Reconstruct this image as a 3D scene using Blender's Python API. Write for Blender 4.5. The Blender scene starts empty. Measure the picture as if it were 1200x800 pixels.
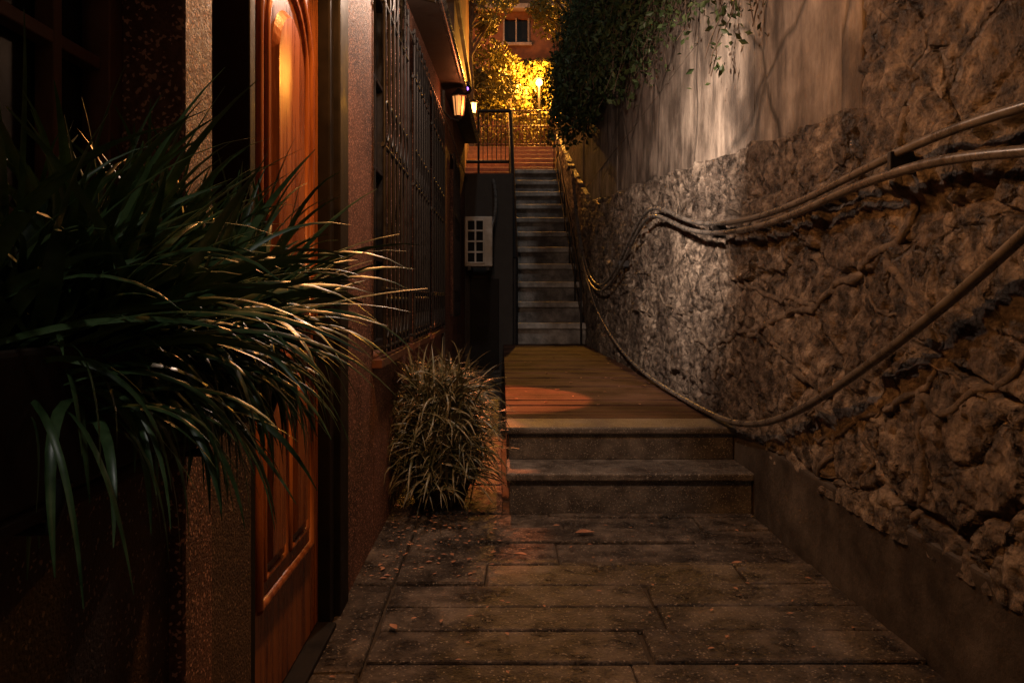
import bpy, bmesh, math, random
from mathutils import Vector, noise, Matrix
random.seed(7)
R=math.radians
scn=bpy.context.scene
scn.view_settings.view_transform='Standard'
scn.view_settings.look='None'
scn.view_settings.exposure=0

# ------------------------------------------------------------ materials
def mat(name,c1,c2,scale=4,rough=.7,bump=.3,bscale=40,metal=0,stretch=(1,1,1),c3=None,speck=None,rvar=.15,bdist=.02,detail=8,ramp=(.35,.65),big=0,grit=0,spec=.5,bigc=(.35,.33,.33),cracks=0):
    m=bpy.data.materials.new(name); m.use_nodes=True
    nt=m.node_tree; N=nt.nodes; L=nt.links
    b=N['Principled BSDF']
    b.inputs['Specular IOR Level'].default_value=spec
    tc=N.new('ShaderNodeTexCoord'); mp=N.new('ShaderNodeMapping')
    mp.inputs['Scale'].default_value=stretch
    L.new(tc.outputs['Object'],mp.inputs[0])
    n=N.new('ShaderNodeTexNoise'); n.inputs['Scale'].default_value=scale; n.inputs['Detail'].default_value=detail; n.inputs['Roughness'].default_value=.65
    L.new(mp.outputs[0],n.inputs['Vector'])
    cr=N.new('ShaderNodeValToRGB'); e=cr.color_ramp.elements
    e[0].position=ramp[0]; e[0].color=(*c1,1); e[1].position=ramp[1]; e[1].color=(*c2,1)
    if c3:
        k=cr.color_ramp.elements.new((ramp[0]+ramp[1])/2); k.color=(*c3,1)
    L.new(n.outputs['Fac'],cr.inputs[0]); col=cr.outputs[0]
    if big:
        n3=N.new('ShaderNodeTexNoise'); n3.inputs['Scale'].default_value=big; n3.inputs['Detail'].default_value=7; n3.inputs['Roughness'].default_value=.6
        L.new(tc.outputs['Object'],n3.inputs['Vector'])
        r3=N.new('ShaderNodeValToRGB'); r3.color_ramp.elements[0].position=.38; r3.color_ramp.elements[0].color=(*bigc,1)
        r3.color_ramp.elements[1].position=.62; r3.color_ramp.elements[1].color=(1,1,1,1)
        L.new(n3.outputs['Fac'],r3.inputs[0])
        mx=N.new('ShaderNodeMixRGB'); mx.blend_type='MULTIPLY'; mx.inputs[0].default_value=1
        L.new(col,mx.inputs[1]); L.new(r3.outputs[0],mx.inputs[2]); col=mx.outputs[0]
    if speck:
        v=N.new('ShaderNodeTexVoronoi'); v.inputs['Scale'].default_value=speck[0]
        L.new(tc.outputs['Object'],v.inputs['Vector'])
        sp=N.new('ShaderNodeSeparateColor'); L.new(v.outputs['Color'],sp.inputs[0])
        g=N.new('ShaderNodeMath'); g.operation='GREATER_THAN'; g.inputs[1].default_value=speck[2]
        L.new(sp.outputs[0],g.inputs[0])
        mx=N.new('ShaderNodeMixRGB'); L.new(g.outputs[0],mx.inputs[0]); L.new(col,mx.inputs[1]); mx.inputs[2].default_value=(*speck[1],1)
        col=mx.outputs[0]
    n2=N.new('ShaderNodeTexNoise'); n2.inputs['Scale'].default_value=bscale; n2.inputs['Detail'].default_value=9; n2.inputs['Roughness'].default_value=.7
    L.new(mp.outputs[0],n2.inputs['Vector'])
    bp=N.new('ShaderNodeBump'); bp.inputs['Strength'].default_value=bump; bp.inputs['Distance'].default_value=bdist
    L.new(n2.outputs['Fac'],bp.inputs['Height']); last=bp.outputs[0]
    if grit:
        v=N.new('ShaderNodeTexVoronoi'); v.inputs['Scale'].default_value=grit
        L.new(tc.outputs['Object'],v.inputs['Vector'])
        b2=N.new('ShaderNodeBump'); b2.inputs['Strength'].default_value=.9; b2.inputs['Distance'].default_value=.35/grit; b2.invert=True
        L.new(v.outputs['Distance'],b2.inputs['Height']); L.new(last,b2.inputs['Normal']); last=b2.outputs[0]
    if cracks:
        nw=N.new('ShaderNodeTexNoise'); nw.inputs['Scale'].default_value=cracks*2.2; nw.inputs['Detail'].default_value=6
        L.new(tc.outputs['Object'],nw.inputs['Vector'])
        ad=N.new('ShaderNodeMixRGB'); ad.blend_type='ADD'; ad.inputs[0].default_value=.32
        L.new(tc.outputs['Object'],ad.inputs[1]); L.new(nw.outputs['Color'],ad.inputs[2])
        vc=N.new('ShaderNodeTexVoronoi'); vc.feature='DISTANCE_TO_EDGE'; vc.inputs['Scale'].default_value=cracks
        L.new(ad.outputs[0],vc.inputs['Vector'])
        mr2=N.new('ShaderNodeMapRange'); mr2.inputs['From Max'].default_value=.03; L.new(vc.outputs['Distance'],mr2.inputs[0])
        b3=N.new('ShaderNodeBump'); b3.inputs['Strength'].default_value=1; b3.inputs['Distance'].default_value=.015
        L.new(mr2.outputs[0],b3.inputs['Height']); L.new(last,b3.inputs['Normal']); last=b3.outputs[0]
        m3=N.new('ShaderNodeMapRange'); m3.inputs['To Min'].default_value=.4; L.new(mr2.outputs[0],m3.inputs[0])
        mx=N.new('ShaderNodeMixRGB'); mx.blend_type='MULTIPLY'; mx.inputs[0].default_value=1
        L.new(col,mx.inputs[1]); L.new(m3.outputs[0],mx.inputs[2]); col=mx.outputs[0]
    L.new(col,b.inputs['Base Color'])
    L.new(last,b.inputs['Normal'])
    mr=N.new('ShaderNodeMapRange'); mr.inputs['From Min'].default_value=.3; mr.inputs['From Max'].default_value=.7
    mr.inputs['To Min'].default_value=max(.05,rough-rvar); mr.inputs['To Max'].default_value=min(1,rough+rvar)
    L.new(n.outputs['Fac'],mr.inputs[0]); L.new(mr.outputs[0],b.inputs['Roughness'])
    b.inputs['Metallic'].default_value=metal
    return m
def emat(name,c,s):
    m=bpy.data.materials.new(name); m.use_nodes=True
    b=m.node_tree.nodes['Principled BSDF']; b.inputs['Base Color'].default_value=(*c,1)
    b.inputs['Emission Color'].default_value=(*c,1); b.inputs['Emission Strength'].default_value=s
    return m

M_stone=mat('rubble_stone',(.055,.045,.037),(.50,.425,.35),scale=12,rough=.5,bump=1,bscale=34,c3=(.24,.197,.16),bdist=.045,big=1.6,rvar=.22,grit=60,ramp=(.38,.62),detail=10,cracks=1.7)
M_root=mat('root_bark',(.045,.035,.028),(.22,.178,.14),scale=18,rough=.55,bump=1,bscale=50,bdist=.02)
M_panel=mat('weathered_concrete',(.13,.108,.093),(.45,.385,.325),scale=4.5,rough=.75,bump=1,bscale=22,stretch=(1,1.3,.4),c3=(.29,.243,.203),bdist=.03,big=1.7,bigc=(.30,.275,.26),cracks=.8)
M_skirt=mat('skirting_cement',(.05,.042,.036),(.12,.103,.088),scale=5,rough=.6,bump=.5,bscale=40,bdist=.012,big=2)
M_pave=mat('paving_granite',(.035,.028,.023),(.22,.18,.145),scale=6,rough=.42,bump=1,bscale=24,bdist=.032,big=2.2,rvar=.22,speck=(160,(.32,.27,.22),.96),grit=70,bigc=(.3,.28,.27),ramp=(.38,.64))
M_step=mat('step_granite',(.07,.062,.055),(.20,.18,.158),scale=9,rough=.5,bump=.8,bscale=50,bdist=.012,big=2.5,speck=(220,(.32,.29,.25),.94))
M_upstep=mat('worn_granite_lit',(.34,.32,.30),(.62,.59,.56),scale=8,rough=.6,bump=.9,bscale=30,bdist=.02,big=1.8,bigc=(.5,.48,.46))  # treads coloured paler than the risers to mimic lit nosings
M_upriser=mat('riser_granite_shaded',(.14,.13,.122),(.40,.375,.35),scale=6,rough=.65,bump=.9,bscale=25,bdist=.02,big=1.8)  # risers coloured darker to mimic the shade below each nosing
M_deck=mat('deck_timber',(.045,.024,.017),(.15,.075,.048),scale=7,rough=.7,bump=.8,bscale=25,stretch=(.35,5,5),bdist=.01,big=2,spec=.12)
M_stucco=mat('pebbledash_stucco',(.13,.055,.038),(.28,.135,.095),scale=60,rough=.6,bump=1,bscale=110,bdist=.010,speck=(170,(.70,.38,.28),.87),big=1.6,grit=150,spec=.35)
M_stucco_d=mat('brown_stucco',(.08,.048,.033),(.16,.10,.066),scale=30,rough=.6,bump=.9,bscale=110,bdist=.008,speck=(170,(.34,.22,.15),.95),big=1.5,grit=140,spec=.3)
M_door=mat('varnished_door_wood',(.17,.045,.012),(.46,.16,.04),scale=5,rough=.28,bump=.3,bscale=22,stretch=(5,5,.35),bdist=.004,rvar=.08)
M_doordk=mat('door_groove_wood',(.08,.025,.008),(.19,.062,.018),scale=5,rough=.35,bump=.25,bscale=22,stretch=(5,5,.35),bdist=.004)
M_iron=mat('black_iron',(.010,.010,.012),(.028,.027,.028),scale=20,rough=.5,bump=.3,bscale=80,metal=0,bdist=.003,spec=.25)
M_frame=mat('dark_frame_paint',(.008,.007,.006),(.02,.016,.013),scale=8,rough=.6,bump=.2,bscale=60,bdist=.003,spec=.15)
M_winfr=mat('brown_window_frame',(.10,.042,.028),(.18,.08,.055),scale=8,rough=.5,bump=.3,bscale=60,bdist=.003,spec=.3)
M_glass=mat('dark_window_glass',(.006,.008,.01),(.012,.014,.018),scale=2,rough=.12,bump=.04,bscale=3,bdist=.01,rvar=.05)
M_pipe=mat('pipe_sheath',(.06,.055,.052),(.15,.14,.13),scale=12,rough=.3,bump=.3,bscale=50,metal=.0,bdist=.002)
M_ac=mat('ac_white_paint',(.42,.39,.35),(.62,.59,.54),scale=7,rough=.5,bump=.1,bscale=40,bdist=.002,big=3,bigc=(.6,.56,.5))
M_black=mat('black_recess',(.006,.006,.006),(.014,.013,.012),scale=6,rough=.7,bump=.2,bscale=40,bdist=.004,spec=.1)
M_soil=mat('soil',(.03,.02,.012),(.07,.05,.03),scale=20,rough=.9,bump=1,bscale=40)
M_terra=mat('planter_clay',(.035,.025,.018),(.07,.048,.035),scale=9,rough=.8,bump=.4,bscale=60,bdist=.005,spec=.2)
M_ground=mat('earth_ground',(.05,.04,.03),(.12,.10,.08),scale=2,rough=.9,bump=.6,bscale=14)
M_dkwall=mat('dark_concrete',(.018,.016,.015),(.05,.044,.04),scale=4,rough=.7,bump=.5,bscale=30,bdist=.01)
M_orange=mat('orange_render',(.22,.10,.05),(.36,.17,.08),scale=5,rough=.7,bump=.5,bscale=40,bdist=.01,big=1)
M_redstep=mat('red_brick_step',(.20,.075,.04),(.36,.16,.085),scale=8,rough=.6,bump=.6,bscale=40,bdist=.01)
M_gate=mat('red_painted_iron',(.10,.035,.02),(.18,.07,.04),scale=8,rough=.5,bump=.2,bscale=40,metal=.0,bdist=.003)
M_eave=mat('eave_board',(.03,.023,.019),(.07,.052,.042),scale=6,rough=.6,bump=.4,bscale=40,bdist=.005,spec=.3)
M_lamp=emat('lamp_glass',(1,.42,.12),.8)
M_lampb=emat('lamp_glass_bright',(1,.55,.2),6)
M_lampy=emat('lamp_glass_yellow',(1,.6,.12),9)
def leafmat(name,c1,c2,rough=.35,scale=9,spec=.5):
    return mat(name,c1,c2,scale=scale,rough=rough,bump=.1,bscale=60,bdist=.002,rvar=.08,spec=spec)
M_leafA=leafmat('strap_leaf_green',(.022,.055,.018),(.11,.19,.075),rough=.34,scale=16)
M_leafB=leafmat('strap_leaf_warm',(.04,.055,.02),(.22,.18,.10),rough=.4,scale=14)
M_ivy=leafmat('ivy_green',(.018,.04,.014),(.065,.09,.032),rough=.5,scale=3,spec=.3)
M_tree=leafmat('tree_leaf',(.09,.085,.02),(.26,.22,.045),rough=.5,scale=2)
M_bark=mat('bark',(.06,.04,.03),(.14,.1,.07),scale=6,rough=.85,bump=.8,bscale=30)
M_dry=mat('dry_leaf',(.26,.11,.06),(.44,.22,.12),scale=12,rough=.6,bump=.3,bscale=60,bdist=.003)

# ------------------------------------------------------------ helpers
def empty(name):
    e=bpy.data.objects.new(name,None); scn.collection.objects.link(e); return e
def link(name,me,m,parent=None,smooth=False):
    o=bpy.data.objects.new(name,me); scn.collection.objects.link(o)
    if m is not None:
        for x in (m if isinstance(m,(list,tuple)) else [m]): me.materials.append(x)
    if parent: o.parent=parent
    if smooth:
        for p in me.polygons: p.use_smooth=True
    return o
def boxes(name,lst,m,parent=None,bevel=0,seg=2,wob=0):
    bm=bmesh.new()
    for (x0,x1,y0,y1,z0,z1) in lst:
        vs=[bm.verts.new((x+random.uniform(-wob,wob),y+random.uniform(-wob,wob),z+random.uniform(-wob,wob)*.3)) for x in (x0,x1) for y in (y0,y1) for z in (z0,z1)]
        for f in ((0,1,3,2),(4,6,7,5),(0,4,5,1),(2,3,7,6),(0,2,6,4),(1,5,7,3)):
            bm.faces.new([vs[i] for i in f])
    me=bpy.data.meshes.new(name)
    bmesh.ops.recalc_face_normals(bm,faces=bm.faces)
    if bevel: bmesh.ops.bevel(bm,geom=list(bm.edges),offset=bevel,segments=seg,affect='EDGES',profile=.5)
    bm.to_mesh(me); bm.free()
    return link(name,me,m,parent)
def tubes(name,paths,m,parent=None,res=8,kind='NURBS'):
    cu=bpy.data.curves.new(name,'CURVE'); cu.dimensions='3D'; cu.bevel_depth=1; cu.bevel_resolution=3; cu.resolution_u=res; cu.use_fill_caps=True
    for pts,r in paths:
        s=cu.splines.new(kind); s.points.add(len(pts)-1)
        for i,p in enumerate(pts):
            s.points[i].co=(*p,1); s.points[i].radius=r[i] if isinstance(r,(list,tuple)) else r
        if kind=='NURBS': s.order_u=3 if len(pts)<4 else 4; s.use_endpoint_u=True
    o=bpy.data.objects.new(name+'_c',cu); scn.collection.objects.link(o)
    bpy.context.view_layer.update()
    me=bpy.data.meshes.new_from_object(o.evaluated_get(bpy.context.evaluated_depsgraph_get()))
    me.name=name; bpy.data.objects.remove(o)
    me.materials.clear()
    return link(name,me,m,parent,True)
def pointlight(name,loc,e,c,rad=.05,parent=None):
    l=bpy.data.lights.new(name,'POINT'); l.energy=e; l.color=c; l.shadow_soft_size=rad
    o=bpy.data.objects.new(name,l); o.location=loc; scn.collection.objects.link(o)
    if parent: o.parent=parent
    return o

# ------------------------------------------------------------ right wall
def bound(y):
    return 1.96+.085*(y-2.2) if y<13.2 else 2.895+.36*(y-13.2)
def sstep(a,b,x):
    t=max(0,min(1,(x-a)/(b-a))); return t*t*(3-2*t)
def wallx(y,z):
    w=noise.noise(Vector((y*1.3,z*1.3,3.1)))*.45
    w2=noise.noise(Vector((y*7,z*7,7.1)))*.07
    v=Vector((y*1.35+w+w2,z*2.2+w*1.2+w2,0))
    d,pts=noise.voronoi(v)
    cr=sstep(0,.07,d[1]-d[0])
    cell=noise.cell(pts[0]*7.3)
    a=.016+.030*(.5+.5*cell)
    f=noise.fractal(Vector((y*4.2,z*5,1.7)),.85,2.1,7)
    f2=noise.turbulence(Vector((y*20,z*21,5.7)),4,False)
    f3=abs(noise.noise(Vector((y*3.1,z*3.6,2.2))))
    return 1.51-cr*a-.019*f-.017*f2+.018*max(0,.06-f3)/.06
def grid(name,ys,zf,nz,m,parent):
    verts=[];faces=[]
    ny=len(ys)
    for i,y in enumerate(ys):
        z0,z1=zf(y)
        for j in range(nz+1):
            z=z0+(z1-z0)*j/nz
            verts.append((wallx(y,z),y,z))
        verts.append((1.80,y,z1+.01))
    n=nz+2
    for i in range(ny-1):
        for j in range(n-1):
            faces.append((i*n+j,i*n+j+1,(i+1)*n+j+1,(i+1)*n+j))
    me=bpy.data.meshes.new(name); me.from_pydata(verts,[],faces)
    return link(name,me,m,parent,True)
wall=empty('stone_retaining_wall')
ys=[.5]
while ys[-1]<21: ys.append(ys[-1]*1.0042+.0008)
grid('rubble_face',ys,lambda y:(.36,bound(y)+.05*noise.noise(Vector((y*2.5,0,0)))+.02*noise.noise(Vector((y*9,0,0)))),180,M_stone,wall)
ys2=[y for y in ys if y<3.2]
grid('upper_rubble',ys2,lambda y:(bound(y)-.06,4.6),150,M_stone,wall)
pl=[]; y=3.42
while y<22:
    w=random.uniform(1.1,1.9); dx=random.uniform(-.006,.006)
    for (za,zb_) in ((1.8,3.3),(3.305,6.2)):
        pl.append((1.575+dx+random.uniform(-.003,.003),1.9,y,y+w-.008,za,zb_))
    y+=w
boxes('concrete_panels',pl,M_panel,wall,bevel=.006)
boxes('panel_backing',[(1.60,1.95,3.3,22,0,6.1),(1.70,1.95,-3,3.3,0,5.2)],M_skirt,wall)
boxes('pilaster',[(1.50,1.9,3.2,3.40,1.95,6.2)],M_panel,wall,bevel=.01)
boxes('skirting',[(1.47,1.8,-2,4.9,-.1,.42)],M_skirt,wall,bevel=.02,seg=3)
def rootpath(yz,r0,r1,sub=9):
    pts=[];rs=[]
    n=len(yz)
    for k in range(n-1):
        for s in range(sub):
            t=s/sub
            yy=yz[k][0]*(1-t)+yz[k+1][0]*t; zz=yz[k][1]*(1-t)+yz[k+1][1]*t
            yy+=.07*noise.noise(Vector((yy*5,zz*5,1))); zz+=.07*noise.noise(Vector((yy*5,zz*5,8)))
            u=(k+t)/(n-1); r=(r0*(1-u)+r1*u)*(1+.6*noise.noise(Vector((yy*11,zz*11,4))))
            pts.append((wallx(yy,zz)+r*.12,yy,zz)); rs.append(r)
    return (pts,rs)
RT=[([(2.80,1.95),(2.83,1.67),(2.89,1.49),(3.2,1.36),(3.63,1.22),(3.95,1.27),(4.62,1.30),(5.15,1.45)],.024,.012),
([(3.63,1.22),(4.26,1.11),(4.87,1.04),(5.25,.93),(5.36,.68)],.021,.012),
([(4.26,1.11),(3.78,.87),(3.40,.68),(3.58,.41)],.018,.013),
([(2.99,1.416),(2.66,1.19),(2.59,1.02),(2.72,.89),(3.2,.75),(3.63,.56)],.019,.011),
([(2.72,.89),(2.69,.74),(2.66,.57),(2.77,.40)],.021,.016),
([(2.1,1.15),(2.3,1.0),(2.49,.92),(2.72,.89)],.013,.015),
([(4.62,1.3),(4.9,1.5),(4.75,1.75),(5.2,1.95)],.013,.008),
([(3.95,1.27),(4.0,1.5),(3.7,1.62),(3.8,1.8)],.013,.007),
([(5.36,.9),(5.9,.95),(6.3,1.15),(7.0,1.2),(7.4,1.5)],.017,.010),
([(3.2,.75),(3.1,.6),(3.25,.45)],.012,.008)]
for k in range(14):
    y=random.uniform(2.2,8); z=random.uniform(.5,1.9); L=[(y,z)]; a=random.uniform(0,6.28)
    for s in range(random.randint(3,5)):
        a+=random.uniform(-.8,.8); y+=.22*math.cos(a); z+=.16*math.sin(a); z=max(.45,min(1.9,z)); L.append((y,z))
    RT.append((L,random.uniform(.006,.010),.003))
tubes('climbing_roots',[rootpath(*r) for r in RT],M_root,None,res=2,kind='POLY')

def pipe(name,yz,r,x=1.415):
    return tubes(name,[([(x,y,z) for (y,z) in yz],r)],M_pipe,None,res=14)
A=[(.9,1.72),(1.6,1.74),(2.09,1.77),(2.5,1.78),(3.1,1.74),(3.74,1.69),(4.7,1.70),(5.76,1.81),(6.7,2.05),(7.4,2.12),(8.14,1.97),(9.33,1.62),(10.5,1.40),(11.9,1.48),(13.3,1.99),(14.2,2.83),(15.2,3.78)]
B=[(.9,1.50),(1.6,1.58),(2.09,1.65),(2.5,1.70),(3.1,1.69),(3.74,1.635),(4.7,1.64),(5.76,1.75),(6.7,1.98),(7.3,2.04),(8.0,1.90),(9.2,1.53),(10.5,1.32),(11.9,1.40),(13.3,1.9),(14.2,2.75),(15.2,3.7)]
C=[(1.0,2.05),(1.6,1.68),(2.09,1.40),(2.5,1.19),(3.1,.92),(3.74,.67),(4.38,.515),(5.07,.475),(6.03,.48),(7.43,.50),(9.0,.63),(10.9,.95),(12.5,1.46),(13.9,2.18),(14.9,3.2)]
pipe('conduit_pipe',A,.0165,1.40); pipe('conduit_pipe.001',B,.0175,1.385); pipe('conduit_pipe.002',C,.0185,1.40)
boxes('pipe_bracket',[(1.37,1.52,y-.012,y+.012,z-.045,z+.035) for (y,z) in ((2.72,1.735),(5.0,1.69),(9.0,1.66))],M_iron,None,bevel=.004)

# ------------------------------------------------------------ ground & paving
boxes('ground',[(-150,150,-150,150,-.5,-.06)],M_ground)
sl=[];y=.2
while y<4.46:
    d=.27+random.uniform(-.05,.05); d=min(d,4.492-y) if y+d>4.3 else d
    xs=[-.47]; xx=-.47+random.uniform(.25,1.1)
    while xx<1.25: xs.append(xx); xx+=random.uniform(.75,1.3)
    xs.append(1.468)
    for a,b in zip(xs,xs[1:]):
        sl.append((a+.004,b-.004,y+.004,y+d-.004,-.05,random.uniform(-.010,.006)))
    y+=d
while y<13.4:
    d=.34
    sl.append((-.47,.0,y+.006,y+d-.006,-.05,random.uniform(-.004,.004))); y+=d
y=.2
while y<13.4:
    sl.append((-.66,-.478,y+.004,y+.78,-.05,.004)); y+=.79
boxes('stone_paving',sl,M_pave,None,bevel=.010,wob=.009)
boxes('paving_bed',[(-.7,1.5,-1,13.5,-.059,-.022)],M_soil)

st=empty('granite_steps')
boxes('treads',[(.025,1.475,4.47,4.90,.185,.235),(.025,1.475,4.83,5.20,.395,.442)],M_step,st,bevel=.014,seg=3)
boxes('risers',[(.045,1.465,4.50,5.2,-.05,.184),(.045,1.465,4.86,5.2,.236,.394)],M_step,st,bevel=.004)
dk=empty('wooden_deck'); pls=[];y=5.205
while y<13.68:
    pls.append((.03,1.62+random.uniform(-.01,.01),y+.005,y+.150,.41,.442+random.uniform(-.005,.005))); y+=.156
boxes('planks',pls,M_deck,dk,bevel=.007)
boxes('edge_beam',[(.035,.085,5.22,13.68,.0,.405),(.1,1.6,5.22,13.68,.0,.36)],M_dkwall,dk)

us=empty('stone_staircase'); tr=[];ri=[]
n=11; y0=13.7; z0=.442; dz=(4.6-z0)/n; dy=6.9/n
for i in range(n):
    yy=y0+i*dy; zz=z0+(i+1)*dz
    tr.append((.20,1.62,yy-.08,yy+dy+.02,zz-.11,zz+.0001*i))
    ri.append((.22,1.62,yy,yy+dy+.1,zz-dz-.1 if i else .3,zz-.1105))
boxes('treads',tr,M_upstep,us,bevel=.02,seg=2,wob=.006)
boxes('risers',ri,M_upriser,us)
boxes('landing',[(-2.5,2.4,20.66,21.6,3.6,4.6)],M_redstep,us)
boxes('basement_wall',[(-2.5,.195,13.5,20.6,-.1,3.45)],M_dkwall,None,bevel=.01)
s2=[]
for i in range(7):
    s2.append((-2.4,3,21.6+i*.48,25.2,4.4+i*.001,4.6+(i+1)*.215))
boxes('brick_steps',s2,M_redstep,None,bevel=.02)

def railing(name,x,r,y1=13.58,zb=.44,h=1.5,posts=6):
    e=empty(name)
    top=(x,20.6,4.6+h+.15); bot=(x,y1,zb+h)
    tubes('handrail',[([bot,top],r),([(x,y1,zb),(x,y1,zb+h+.02)],r)],M_iron,e,kind='POLY')
    pp=[]
    for i in range(1,posts+1):
        t=i/posts; y=y1+(20.6-y1)*t; zt=bot[2]+(top[2]-bot[2])*t
        pp.append(([(x,y,zt-h-.1),(x,y,zt)],r*.7))
    pp.append(([(x,y1,zb+h*.45),(x,20.6,4.6+h*.45)],r*.6))
    tubes('posts',pp,M_iron,e,kind='POLY')
    return e
railing('stair_railing',.23,.058)
railing('stair_railing.001',1.40,.018,h=1.1)
f=empty('landing_railing')
tubes('rails',[([(-.62,20.5,6.25),(.23,20.5,6.25)],.045),([(-.95,20.5,4.9),(.2,20.5,4.9)],.045),([(-.62,20.5,3.4),(-.62,20.5,6.25)],.03)]+[([(-.5+.12*i,20.5,4.9),(-.5+.12*i,20.5,6.25)],.010) for i in range(6)],M_iron,f,kind='POLY')

# ------------------------------------------------------------ left house
house=empty('stucco_house')
X=-.65; XB=-.87
def zbox(y0,y1,z0,z1,dx=0): return (XB,X+dx,y0,y1,z0,z1)
def eave_z(y): return 3.28+.085*(y-5.2)
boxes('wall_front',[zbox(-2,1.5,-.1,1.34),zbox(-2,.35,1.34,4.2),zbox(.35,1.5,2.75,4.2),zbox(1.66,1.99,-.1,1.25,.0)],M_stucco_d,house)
boxes('door_side_shade',[zbox(1.66,1.992,1.25,4.2,-.19)],M_black,house)  # wall strip set back and coloured black to read as deep shade
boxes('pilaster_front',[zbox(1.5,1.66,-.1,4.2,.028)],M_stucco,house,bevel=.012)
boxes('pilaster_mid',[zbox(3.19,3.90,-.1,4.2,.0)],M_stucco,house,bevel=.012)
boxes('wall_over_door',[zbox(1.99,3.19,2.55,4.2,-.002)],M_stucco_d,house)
WIN=[(3.90,4.95),(5.25,6.35),(6.65,8.05)]
wl=[]
for a,b in WIN:
    wl.append(zbox(a,b,-.1,.95)); wl.append(zbox(a,b,3.12,4.3))
wl+= [zbox(4.95,5.25,-.1,4.3),zbox(6.35,6.65,-.1,4.3),zbox(8.05,9.6,-.1,4.3),zbox(9.6,11.0,-.1,1.0),zbox(9.6,11.0,3.1,4.3),zbox(11.0,13.5,-.1,4.3)]
boxes('wall_rear',wl,M_stucco,house)
boxes('interior',[(-3.2,-3.1,-2,13.5,-.1,4.2),(-3.1,XB-.002,-2.2,-2,-.1,4.2)],M_black,house)
boxes('door_frame',[(XB,-.655,1.995,2.045,-.02,2.54),(XB,-.655,2.93,3.00,-.02,2.54),(XB,-.662,2.045,2.93,2.45,2.54),
  (XB,-.635,3.02,3.185,-.02,2.54),(XB,-.63,2.0,2.93,-.03,.02)],M_frame,house,bevel=.006)
door=empty('front_door'); door.parent=house
XD=-.700
boxes('door_leaf',[(XD-.045,XD,2.05,2.925,.025,2.445)],M_door,door,bevel=.003)
def arch_outline(y0,y1,z0,z1,x,seg=18,ry=1.0):
    c=(y0+y1)/2; r=(y1-y0)/2; h=r*ry
    pts=[(x,y0,z0),(x,y1,z0),(x,y1,z1-h)]
    for i in range(1,seg):
        a=math.pi*i/seg; pts.append((x,c+r*math.cos(a),z1-h+h*math.sin(a)))
    pts.append((x,y0,z1-h)); return pts
def rect_outline(y0,y1,z0,z1,x): return [(x,y0,z0),(x,y1,z0),(x,y1,z1),(x,y0,z1)]
def closed(pts): return pts+[pts[0]]
def plate(name,outline,thick,m,parent,bev=.012):
    bm=bmesh.new(); vs=[bm.verts.new(p) for p in outline]
    f=bm.faces.new(vs); r=bmesh.ops.extrude_face_region(bm,geom=[f])
    nv=[v for v in r['geom'] if isinstance(v,bmesh.types.BMVert)]
    for v in nv: v.co.x+=thick
    c=sum((v.co for v in nv),Vector())/len(nv)
    for v in nv:
        v.co.y+=bev*(1 if v.co.y<c.y else -1); v.co.z+=bev*(1 if v.co.z<c.z else -1)
    bmesh.ops.recalc_face_normals(bm,faces=bm.faces)
    me=bpy.data.meshes.new(name); bm.to_mesh(me); bm.free(); return link(name,me,m,parent)
mo=[]
mo.append((closed(arch_outline(2.20,2.80,1.17,2.34,XD)),.018))
mo.append((closed(arch_outline(2.27,2.73,1.25,2.26,XD+.004)),.012))
mo.append((closed(rect_outline(2.20,2.80,.36,1.06,XD)),.018))
mo.append((closed(rect_outline(2.25,2.475,.43,.99,XD+.002)),.011))
mo.append((closed(rect_outline(2.525,2.75,.43,.99,XD+.002)),.011))
tubes('mouldings',mo,M_door,door,kind='POLY')
plate('arched_panel',arch_outline(2.33,2.67,1.31,2.18,XD+.0),.020,M_door,door,.02)
plate('lower_panel_a',rect_outline(2.275,2.45,.46,.96,XD),.018,M_door,door,.018)
plate('lower_panel_b',rect_outline(2.55,2.725,.46,.96,XD),.018,M_door,door,.018)
plate('panel_field',arch_outline(2.215,2.785,1.185,2.325,XD),.002,M_doordk,door,.0)
plate('panel_field_low',rect_outline(2.215,2.785,.375,1.045,XD),.002,M_doordk,door,.0)
boxes('handle_plate',[(XD,XD+.012,2.845,2.885,.92,1.12)],M_iron,door,bevel=.004)
tubes('handle_lever',[([(XD,2.865,1.04),(XD+.05,2.865,1.04),(XD+.055,2.80,1.035),(XD+.05,2.76,1.03)],.009)],M_iron,door)
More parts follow.
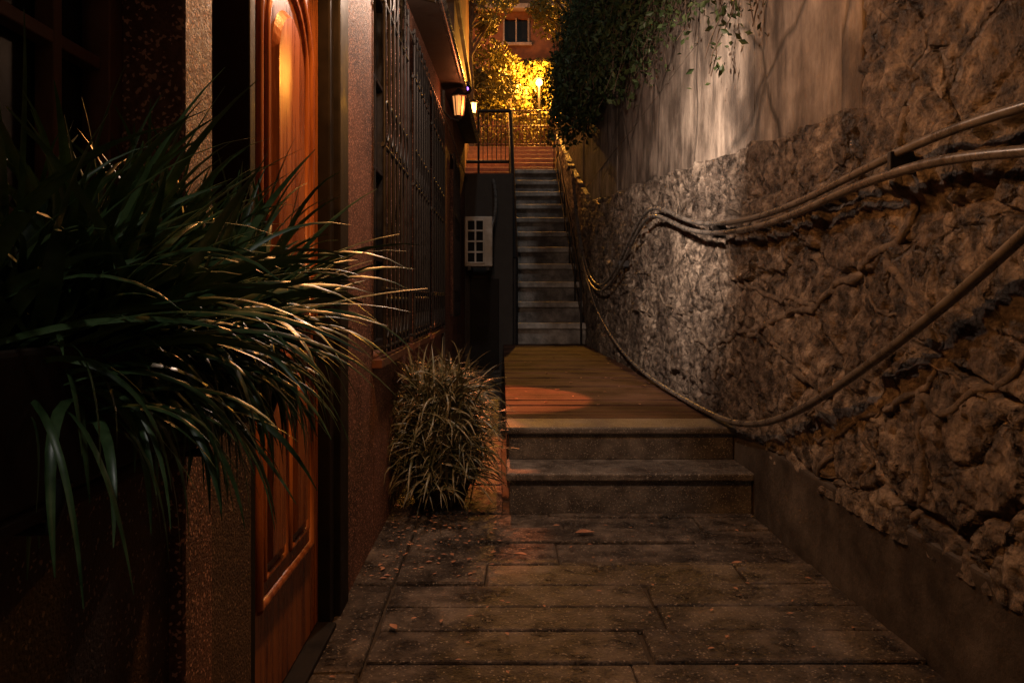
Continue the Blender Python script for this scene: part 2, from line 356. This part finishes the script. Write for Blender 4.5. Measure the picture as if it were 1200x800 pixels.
def window(nm,y0,y1,z0,z1,bars=7,cols=3,rows=4,grille=True,frm=M_iron):
    w=empty(nm); w.parent=house
    boxes('glass',[(-.80,-.792,y0,y1,z0,z1)],M_glass,w)
    fr=[(-.80,-.74,y0,y0+.05,z0,z1),(-.80,-.74,y1-.05,y1,z0,z1),(-.80,-.742,y0+.05,y1-.05,z0,z0+.05),(-.80,-.742,y0+.05,y1-.05,z1-.05,z1)]
    for i in range(1,cols):
        c=y0+(y1-y0)*i/cols; fr.append((-.79,-.755,c-.012,c+.012,z0+.05,z1-.05))
    for i in range(1,rows):
        c=z0+(z1-z0)*i/rows; fr.append((-.79,-.757,y0+.05,y1-.05,c-.012,c+.012))
    boxes('sash',fr,frm,w,bevel=.003)
    if grille:
        g=[]; XG=-.60
        for i in range(bars):
            yy=y0+.03+(y1-y0-.06)*i/(bars-1); g.append(([(XG,yy,z0+.02),(XG,yy,z1-.02)],.0095))
        for z in (z0+.05,z0+.35,(z0+z1)/2,z1-.35,z1-.05):
            g.append(([(XG-.005,y0,z),(XG-.005,y1,z)],.011))
        for z in (z0+.05,z1-.05):
            for yy in (y0+.01,y1-.01): g.append(([(XG,yy,z),(-.66,yy,z)],.011))
        for i in range(bars-1):
            c=y0+.03+(y1-y0-.06)*(i+.5)/(bars-1); rr=(y1-y0-.06)/(bars-1)/2*.85
            for zc in (z0+.2,z1-.2,(z0+z1)/2+.14):
                g.append(([(XG,c+rr*math.cos(a*math.pi/6),zc+rr*1.5*math.sin(a*math.pi/6)) for a in range(13)],.006))
        tubes('iron_grille',g,M_iron,w,kind='POLY')
window('front_window',.35,1.5,1.34,2.75,cols=6,rows=4,grille=False,frm=M_winfr)
for i,(a,b) in enumerate(WIN): window('grille_window' if i==0 else 'grille_window.%03d'%i,a,b,.95,3.12)
window('rear_window',9.6,11.0,1.0,3.1)
boxes('window_trim',[(-.655,-.628,a-.07,a-.001,.9,3.2) for a,b in WIN[1:]]+[(-.655,-.628,b+.001,b+.06,.9,3.2) for a,b in WIN]+[(-.66,-.60,a-.05,b+.05,.90,.945) for a,b in WIN],M_winfr,house,bevel=.004)
def strip(name,x0,x1,t,ya,yb,dzz,m,parent):
    bm=bmesh.new(); vs=[]
    for y in (ya,yb):
        for x in (x0,x1):
            for q in (0,t): vs.append(bm.verts.new((x,y,eave_z(y)+dzz+q)))
    for f in ((0,1,3,2),(4,6,7,5),(0,4,5,1),(2,3,7,6),(0,2,6,4),(1,5,7,3)): bm.faces.new([vs[i] for i in f])
    bmesh.ops.recalc_face_normals(bm,faces=bm.faces)
    me=bpy.data.meshes.new(name); bm.to_mesh(me); bm.free(); return link(name,me,m,parent)
strip('eave_soffit',-.655,-.44,.04,-2,13.6,0,M_eave,house)
strip('roof_slab',-3.3,-.47,.12,-2,13.6,.05,M_dkwall,house)
tubes('gutter',[([(-.42,-2,eave_z(-2)+.03),(-.42,13.6,eave_z(13.6)+.03)],.035)],M_pipe,house,kind='POLY')
tubes('wall_cable',[([(-.60,3.3,3.0),(-.6,5,2.95),(-.6,7,3.1),(-.6,9,3.2),(-.6,13,3.3)],.008),([(-.63,8.3,0),(-.63,8.3,3.5)],.02)],M_pipe,house)

def lantern(name,x,y,z,e,c,m,wallx_=-.65,s=1.0,rad=.05,spot=None):
    L=empty(name)
    w=.075*s;h=.2*s
    bm=bmesh.new()
    bmesh.ops.create_cone(bm,cap_ends=True,segments=6,radius1=w*.62,radius2=w*.95,depth=h)
    me=bpy.data.meshes.new('glass'); bm.to_mesh(me); bm.free(); o=link('glass',me,m,L); o.location=(x,y,z)
    bm=bmesh.new(); bmesh.ops.create_cone(bm,cap_ends=True,segments=6,radius1=w*1.35,radius2=w*.15,depth=.09*s)
    me=bpy.data.meshes.new('cap'); bm.to_mesh(me); bm.free(); o=link('cap',me,M_iron,L); o.location=(x,y,z+h/2+.048*s)
    bm=bmesh.new(); bmesh.ops.create_cone(bm,cap_ends=True,segments=6,radius1=w*.2,radius2=w*.75,depth=.04*s)
    me=bpy.data.meshes.new('base'); bm.to_mesh(me); bm.free(); o=link('base',me,M_iron,L); o.location=(x,y,z-h/2-.022*s)
    fr=[]
    for i in range(6):
        a=i*math.pi/3
        fr.append(([(x+w*.64*math.cos(a),y+w*.64*math.sin(a),z-h/2),(x+w*.98*math.cos(a),y+w*.98*math.sin(a),z+h/2)],.006*s))
    fr.append(([(wallx_,y,z-.02),(wallx_+(x-wallx_)*.5,y,z-.12*s),(x,y,z-h/2-.05*s)],.010*s))
    tubes('frame',fr,M_iron,L,kind='POLY')
    boxes('back_plate',[(wallx_,wallx_+.015,y-.04*s,y+.04*s,z-.12*s,z+.1*s)],M_iron,L,bevel=.004)
    if e: pointlight('bulb',(x+w*1.25*(1 if x>wallx_ else -1),y-w*.6,z-.02),e,c,rad,L)
    for sp in (spot or []):
        l=bpy.data.lights.new('added_spot','SPOT'); l.energy=sp[0]; l.color=sp[4] if len(sp)>4 else c; l.spot_size=R(sp[1]); l.spot_blend=sp[3]; l.shadow_soft_size=.03  # extra spot added to the lantern, aimed to brighten one surface
        o=bpy.data.objects.new('added_spot',l); o.location=(x+w*1.3,y,z-h/2-.08*s); scn.collection.objects.link(o); o.parent=L
        o.rotation_euler=(Vector(sp[2])-o.location).to_track_quat('-Z','Y').to_euler()
    return L
lantern('wall_lantern',-.46,8.2,3.30,6,(1,.26,.08),M_lamp,spot=[(1050,25,(.0,6.3,.3),.15,(1,.22,.06)),(620,13,(-.28,4.25,0),.5,(1,.25,.08))])
lantern('wall_lantern.001',-.38,4.45,3.12,80,(1,.69,.50),M_lampb,spot=[(620,84,(1.5,6.4,2.15),1,(1,.74,.56))])
lantern('added_door_lantern',-.42,2.66,2.76,100,(1,.40,.11),M_lampb)  # unseen lantern added above the door to light it and the plants
lantern('wall_lantern.003',-.82,22.0,6.7,90,(1,.38,.08),M_lampy,wallx_=-1.05,s=1.4)

sc=empty('security_camera')
bm=bmesh.new(); bmesh.ops.create_uvsphere(bm,u_segments=20,v_segments=12,radius=.06)
me=bpy.data.meshes.new('dome'); bm.to_mesh(me); bm.free(); o=link('dome',me,M_glass,sc,True); o.location=(-.40,8.7,3.62)
boxes('mount',[(-.65,-.36,8.66,8.74,3.665,3.70)],M_iron,sc,bevel=.008)
bm=bmesh.new(); bmesh.ops.create_uvsphere(bm,u_segments=10,v_segments=8,radius=.018)
me=bpy.data.meshes.new('led'); bm.to_mesh(me); bm.free(); o=link('led',me,emat('violet_led',(.35,.12,1),6),sc,True); o.location=(-.39,8.64,3.61)

ac=empty('air_conditioner'); ax0,ax1,az0,az1,ay=-.60,-.15,1.77,2.58,12.4
boxes('casing',[(ax0,ax1,ay,ay+.45,az0,az1)],M_ac,ac,bevel=.02,seg=3)
boxes('grille_recess',[(ax0+.04,ax0+.31,ay-.004,ay+.01,az0+.06,az1-.06)],M_black,ac)
gl=[]
for i in range(3):
    xx=ax0+.04+.27*i/2; gl.append((xx-.014,xx+.014,ay-.022,ay-.005,az0+.05,az1-.05))
for i in range(5):
    zz=az0+.06+(az1-az0-.12)*i/4; gl.append((ax0+.03,ax0+.32,ay-.018,ay-.005,zz-.014,zz+.014))
boxes('grille_bars',gl,M_ac,ac,bevel=.003)
boxes('bracket',[(ax0+.05,ax0+.1,ay,13.5,az0-.06,az0-.001),(ax1-.1,ax1-.05,ay,13.5,az0-.06,az0-.001)],M_iron,ac)
tubes('hose',[([(ax1-.03,ay+.2,az1-.2),(ax1+.08,ay+.2,az1+.1),(ax1+.06,13.3,az1+.5),(ax1-.0,13.45,az1+.75)],.028)],M_pipe,ac)
boxes('cellar_door',[(-.55,-.05,13.44,13.495,0,1.6)],M_frame,None,bevel=.01)

# ------------------------------------------------------------ plants
def blades(name,origins,m,parent,Lr=(.25,.45),W=(.008,.016),seg=8,outward=None,droop=1.0,el=(.6,1.4),floor=0.01):
    verts=[];faces=[]
    for (ox,oy,oz) in origins:
        az=random.uniform(0,2*math.pi) if outward is None else outward()
        e=random.uniform(*el); L=random.uniform(*Lr); w=random.uniform(*W)
        p=Vector((ox,oy,oz)); d=Vector((math.cos(az)*math.cos(e),math.sin(az)*math.cos(e),math.sin(e)))
        g=random.uniform(.4,2.7)*droop/seg
        side=Vector((-math.sin(az),math.cos(az),0)); tw=random.uniform(-.8,.8)
        base=len(verts); curl=random.uniform(-.7,.7)/seg
        for i in range(seg+1):
            t=i/seg; ww=w*(min(1,.45+2.2*t) if t<.3 else 1)*(1-max(0,(t-.35)/.65)**1.8)+.0006
            up=side.cross(d).normalized()
            s=(side*math.cos(tw)+up*math.sin(tw))
            verts+= [tuple(p-s*ww),tuple(p-up*ww*.35),tuple(p+s*ww)]
            p=p+d*(L/seg); p.x=max(p.x,-.64) if (p.z<1.34 or p.y>1.5) else max(p.x,-.73)
            p.z=max(p.z,floor)
            d=(d+Vector((0,0,-1))*g*(.4+t*1.1)+side*curl).normalized()
        for i in range(seg):
            a=base+i*3
            faces+= [(a,a+1,a+4,a+3),(a+1,a+2,a+5,a+4)]
    me=bpy.data.meshes.new(name); me.from_pydata(verts,[],faces)
    return link(name,me,m,parent,True)
wp=empty('window_box_plant')
boxes('trough',[(-.648,-.47,.62,1.60,1.02,1.04),(-.648,-.63,.62,1.60,1.04,1.20),(-.488,-.47,.62,1.60,1.04,1.20),(-.63,-.488,.62,.64,1.04,1.2),(-.63,-.488,1.58,1.60,1.04,1.2)],M_terra,wp,bevel=.006)
boxes('soil',[(-.63,-.488,.64,1.58,1.04,1.17)],M_soil,wp)
tubes('bracket',[([(-.65,y,1.01),(-.47,y,1.01),(-.455,y,1.06)],.008) for y in (.8,1.2,1.55)],M_iron,wp,kind='POLY')
random.seed(11)
cl=[(random.uniform(-.60,-.52),.82+i*.085+random.uniform(-.03,.03)) for i in range(9)]+[(-.50,.95),(-.5,1.2),(-.5,1.45)]
og=[]
for (cx,cy) in cl:
    for k in range(62): og.append((cx+random.gauss(0,.024),cy+random.gauss(0,.035),1.18))
def outw(): return random.gauss(.15,1.3)
blades('leaves',og,M_leafA,wp,Lr=(.15,.40),W=(.0035,.0105),outward=outw,droop=.72,el=(.25,1.52),seg=11)
blades('runners',[(random.uniform(-.52,-.465),random.uniform(.8,1.58),random.uniform(1.1,1.19)) for _ in range(260)],M_leafA,wp,Lr=(.12,.30),W=(.0022,.0055),outward=lambda:random.gauss(0,.9),droop=2.6,el=(-.3,.5),seg=10)

pp=empty('potted_grass'); px_,py_=-.38,4.72
bm=bmesh.new(); bmesh.ops.create_cone(bm,cap_ends=True,segments=28,radius1=.15,radius2=.19,depth=.13)
me=bpy.data.meshes.new('pot'); bm.to_mesh(me); bm.free(); o=link('pot',me,M_terra,pp); o.location=(px_,py_,.07)
bm=bmesh.new(); bmesh.ops.create_cone(bm,cap_ends=True,segments=28,radius1=.20,radius2=.20,depth=.03)
me=bpy.data.meshes.new('rim'); bm.to_mesh(me); bm.free(); o=link('rim',me,M_terra,pp); o.location=(px_,py_,.14)
og=[]
for k in range(3600):
    a=random.uniform(0,6.28); h=random.random(); q=math.sqrt(random.random())*(1-.35*h*h)
    og.append((max(-.63,px_+.25*q*math.cos(a)),py_+.42*q*math.sin(a),.14+.56*h))
blades('grass_leaves',og,M_leafB,pp,Lr=(.15,.38),W=(.003,.007),droop=1.25,el=(-.2,1.5),seg=8)

def leafcloud(name,items,m,parent=None):
    verts=[];faces=[]
    for (p,s) in items:
        n=Vector((random.gauss(0,1),random.gauss(0,1),random.gauss(0,.7)+.3)).normalized()
        t=n.orthogonal().normalized(); t=(Matrix.Rotation(random.uniform(0,6.28),3,n)@t); b=n.cross(t)
        p=Vector(p); k=len(verts)
        verts+=[tuple(p-t*s),tuple(p+b*s*.5+n*s*.15),tuple(p+t*s),tuple(p-b*s*.5+n*s*.15)]
        faces+=[(k,k+1,k+2),(k,k+2,k+3)]
    me=bpy.data.meshes.new(name); me.from_pydata(verts,[],faces)
    return link(name,me,m,parent)
random.seed(5)
def zb(y):
    T=[(4.3,3.0),(4.8,3.1),(5.6,3.3),(6.7,3.5),(8.9,3.95),(10.6,4.2),(12.2,4.0),(14.7,4.6),(17,5.5),(19,6)]
    for (a,b),(c,d) in zip(T,T[1:]):
        if a<=y<=c: return b+(d-b)*(y-a)/(c-a)
    return 6
iv=empty('hanging_ivy'); items=[]; stems=[]
for k in range(600):
    y=random.uniform(4.3,15.6) if random.random()<.5 else random.uniform(8.5,15.0)
    thick=.18 if y<8 else min(.66,.18+(y-8)*.12)
    zend=zb(y)+(abs(random.gauss(0,.5)) if random.random()<.85 else -random.uniform(0,.5)); top=zend+random.uniform(.6,2.0)
    x=1.5-random.random()*thick*(1 if top-zend<1.5 else .7)
    st_=[];zz=top;xx=min(1.5,x+.25);yy=y
    while zz>zend:
        t=(top-zz)/(top-zend); xx=(x+.25)*(1-t)+x*t+random.gauss(0,.02); yy+=random.gauss(0,.02)
        xx=min(xx,1.53)
        st_.append((xx,yy,zz))
        for q in range(3 if y>9 else 2): items.append(((xx+random.gauss(0,.06),yy+random.gauss(0,.07),zz+random.gauss(0,.03)),random.uniform(.025,.06) if y>8 else random.uniform(.02,.04)))
        zz-=.065
    if len(st_)>3: stems.append((st_[::2],.004))
leafcloud('leaves',items,M_ivy,iv); tubes('stems',stems,M_bark,iv,kind='POLY',res=1)

def tree(name,x,y,z,h,cr,n,m,seed,ls=.12,squash=.8):
    random.seed(seed); T=empty(name); paths=[]
    top=z+h
    paths.append(([(x,y,z-.5),(x+.05,y,z+h*.3),(x-.08,y+.1,z+h*.6),(x,y,top)],[.16,.13,.09,.04]))
    centers=[]
    for i in range(16):
        a=random.uniform(0,6.28); r=cr*random.uniform(.25,1); zc=top+random.uniform(-.9,.75)*cr*squash
        c=(x+r*math.cos(a),y+r*math.sin(a),zc); centers.append((c,cr*random.uniform(.22,.45)))
        b=(x,y,z+h*random.uniform(.5,.95)); mid=((b[0]+c[0])/2,(b[1]+c[1])/2,(b[2]+c[2])/2+.15)
        paths.append(([b,mid,c],[.06,.035,.012]))
    tubes('trunk_and_limbs',paths,M_bark,T,res=4)
    it=[]
    for c,r in centers:
        for k in range(n//16):
            v=Vector((random.gauss(0,1),random.gauss(0,1),random.gauss(0,1))).normalized()*r*random.random()**.4
            it.append(((c[0]+v.x,c[1]+v.y,c[2]+v.z*.75),random.uniform(.6,1.2)*ls))
    leafcloud('crown',it,m,T); return T
tree('street_tree',.35,27.4,6.1,2.6,1.7,7500,M_tree,3,ls=.09)
tree('street_tree.001',1.8,28.0,6.1,3.0,1.7,6200,M_tree,9,ls=.09)
tree('street_tree.002',-1.0,24.8,6.1,5.0,1.3,3000,M_tree,12,ls=.08)
tree('street_tree.003',2.2,24.0,6.1,4.8,1.6,4200,M_tree,21,ls=.09)
tree('street_tree.004',-.6,28.6,6.1,2.9,1.3,3600,M_tree,44,ls=.09)
random.seed(31); it=[]
for i in range(5200):
    x=random.uniform(-2,2.6); it.append(((x,26+random.gauss(0,.3),6.1+abs(random.gauss(0,.85))*(1+.4*math.sin(x*4))),random.uniform(.04,.09)))
leafcloud('shrub_hedge',it,M_tree)

g=empty('iron_fence'); paths=[]
for i in range(34):
    x=-1.6+i*.115; paths.append(([(x,25.15,6.1),(x,25.15,7.45)],.013))
for z in (6.3,6.9,7.4): paths.append(([(-1.7,25.15,z),(2.4,25.15,z)],.022))
for i in range(16):
    x=-1.5+i*.25; paths.append(([(x,25.13,6.3),(x+.25,25.13,6.9)],.012)); paths.append(([(x+.25,25.13,6.3),(x,25.13,6.9)],.012))
tubes('bars',paths,M_gate,g,kind='POLY')
boxes('terrace_terrain',[(-14,14,24.9,60,3,6.10)],M_ground)
boxes('hillside',[(1.96,40,-10,24.8,0,5.2),(-40,-3.4,-10,13,-.05,2),(-40,-2.6,13,24.8,0,4)],M_ground)

bh=empty('hillside_house')
boxes('walls',[(-3.2,.05,32,36,6,12.5),(1.15,4.2,32,36,6,12.5),(.05,1.15,32,36,6,11.9),(.05,1.15,32,36,12.9,14),(-3.2,.05,32,36,12.5,14),(1.15,4.2,32,36,12.5,14)],M_orange,bh)
boxes('window_glass',[(.05,1.15,32.15,32.2,11.9,12.9)],M_glass,bh)
boxes('window_frame',[(.05,.12,31.95,32.1,11.9,12.9),(1.08,1.15,31.95,32.1,11.9,12.9),(.57,.63,31.95,32.1,11.9,12.9),(-.05,1.25,31.9,32.0,11.78,11.9),(-3.3,4.3,31.6,32,13.2,13.4)],M_ac,bh,bevel=.01)
sh=empty('orange_townhouse')
boxes('walls',[(-4,-1.05,17.0,24.5,3.4,11)],M_orange,sh)
boxes('cornice',[(-4,-.95,16.9,24.5,7.9,8.05)],M_eave,sh,bevel=.02)
boxes('window_frame',[(-1.05,-1.02,19.8,19.87,5.2,6.9),(-1.05,-1.02,20.8,20.87,5.2,6.9),(-1.05,-1.02,19.8,20.87,6.9,6.97),(-1.05,-1.02,19.8,20.87,5.13,5.2)],M_ac,sh)
boxes('window_glass',[(-1.05,-1.035,19.87,20.8,5.2,6.9)],M_glass,sh)

def streetlamp(nm,x,y,zt,e,c):
    s_=empty(nm)
    tubes('pole',[([(x,y,6.1),(x,y,zt-.1)],.05)],M_iron,s_,kind='POLY')
    bm=bmesh.new(); bmesh.ops.create_uvsphere(bm,u_segments=20,v_segments=12,radius=.12)
    me=bpy.data.meshes.new('globe'); bm.to_mesh(me); bm.free(); o=link('globe',me,M_lampy,s_,True); o.location=(x,y,zt)
    bm=bmesh.new(); bmesh.ops.create_cone(bm,cap_ends=True,segments=20,radius1=.2,radius2=.04,depth=.1)
    me=bpy.data.meshes.new('hood'); bm.to_mesh(me); bm.free(); o=link('hood',me,M_iron,s_); o.location=(x,y,zt+.16)
    pointlight('bulb',(x-.05,y-.3,zt),e,c,.12,s_)
streetlamp('street_lamp',1.3,26.7,8.75,1900,(1,.40,.05))
streetlamp('street_lamp.001',-1.9,29.8,9.6,950,(1,.28,.06))

random.seed(3); verts=[];faces=[]
spots=[(.44,4.05,.0,.055),(.09,3.72,.0,.035),(-.41,2.9,.0,.03),(.3,4.2,0,.02),(1.1,3.6,0,.03)]
for k in range(60):
    spots.append((random.uniform(-.6,1.4),random.uniform(2.4,4.4),0,random.uniform(.006,.016)))
for k in range(190): spots.append((random.uniform(-.62,-.02),random.uniform(3.4,5.2),0,random.uniform(.006,.02)))
for k in range(30): spots.append((random.uniform(.1,1.4),random.uniform(5.4,11),.44,random.uniform(.01,.03)))
for (x,y,z,s) in spots:
    a=random.uniform(0,6.28) if s<.05 else .2; k=len(verts); zz=z
    for i in range(9):
        t=i/8; w=math.sin(math.pi*min(1,t*1.02+.02))*s*.45; h=zz+.008+s*.5*(t-.5)**2+s*.12
        cx=x+math.cos(a)*s*(2*t-1); cy=y+math.sin(a)*s*(2*t-1)
        verts+=[(cx-math.sin(a)*w,cy+math.cos(a)*w,h+w*.6),(cx,cy,h),(cx+math.sin(a)*w,cy-math.cos(a)*w,h+w*.5)]
    for i in range(8):
        b=k+i*3; faces+=[(b,b+1,b+4,b+3),(b+1,b+2,b+5,b+4)]
me=bpy.data.meshes.new('fallen_leaves'); me.from_pydata(verts,[],faces); link('fallen_leaves',me,M_dry,None,True)

# ------------------------------------------------------------ world, moon, camera
w=bpy.data.worlds.new('World'); scn.world=w; w.use_nodes=True
nt=w.node_tree; bg=nt.nodes['Background']; sky=nt.nodes.new('ShaderNodeTexSky'); sky.sky_type='NISHITA'; sky.sun_disc=False
sky.sun_elevation=R(8); sky.sun_rotation=R(160)
tint=nt.nodes.new('ShaderNodeMixRGB'); tint.blend_type='MULTIPLY'; tint.inputs[0].default_value=1; tint.inputs[2].default_value=(1,.86,.76,1)
nt.links.new(sky.outputs[0],tint.inputs[1]); nt.links.new(tint.outputs[0],bg.inputs[0]); bg.inputs[1].default_value=.026
s=bpy.data.lights.new('moon','SUN'); s.energy=.25; s.angle=R(3); s.color=(1,.93,.85)
so=bpy.data.objects.new('moon',s); scn.collection.objects.link(so); so.rotation_euler=(R(38),R(4),0)

cam=bpy.data.cameras.new('camera'); co=bpy.data.objects.new('camera',cam); scn.collection.objects.link(co)
co.location=(0,0,1.25); co.rotation_euler=(R(90),0,0); cam.sensor_width=36; cam.lens=27
cam.shift_x=.010; cam.shift_y=-.0417; cam.clip_start=.05; cam.clip_end=600
scn.camera=co
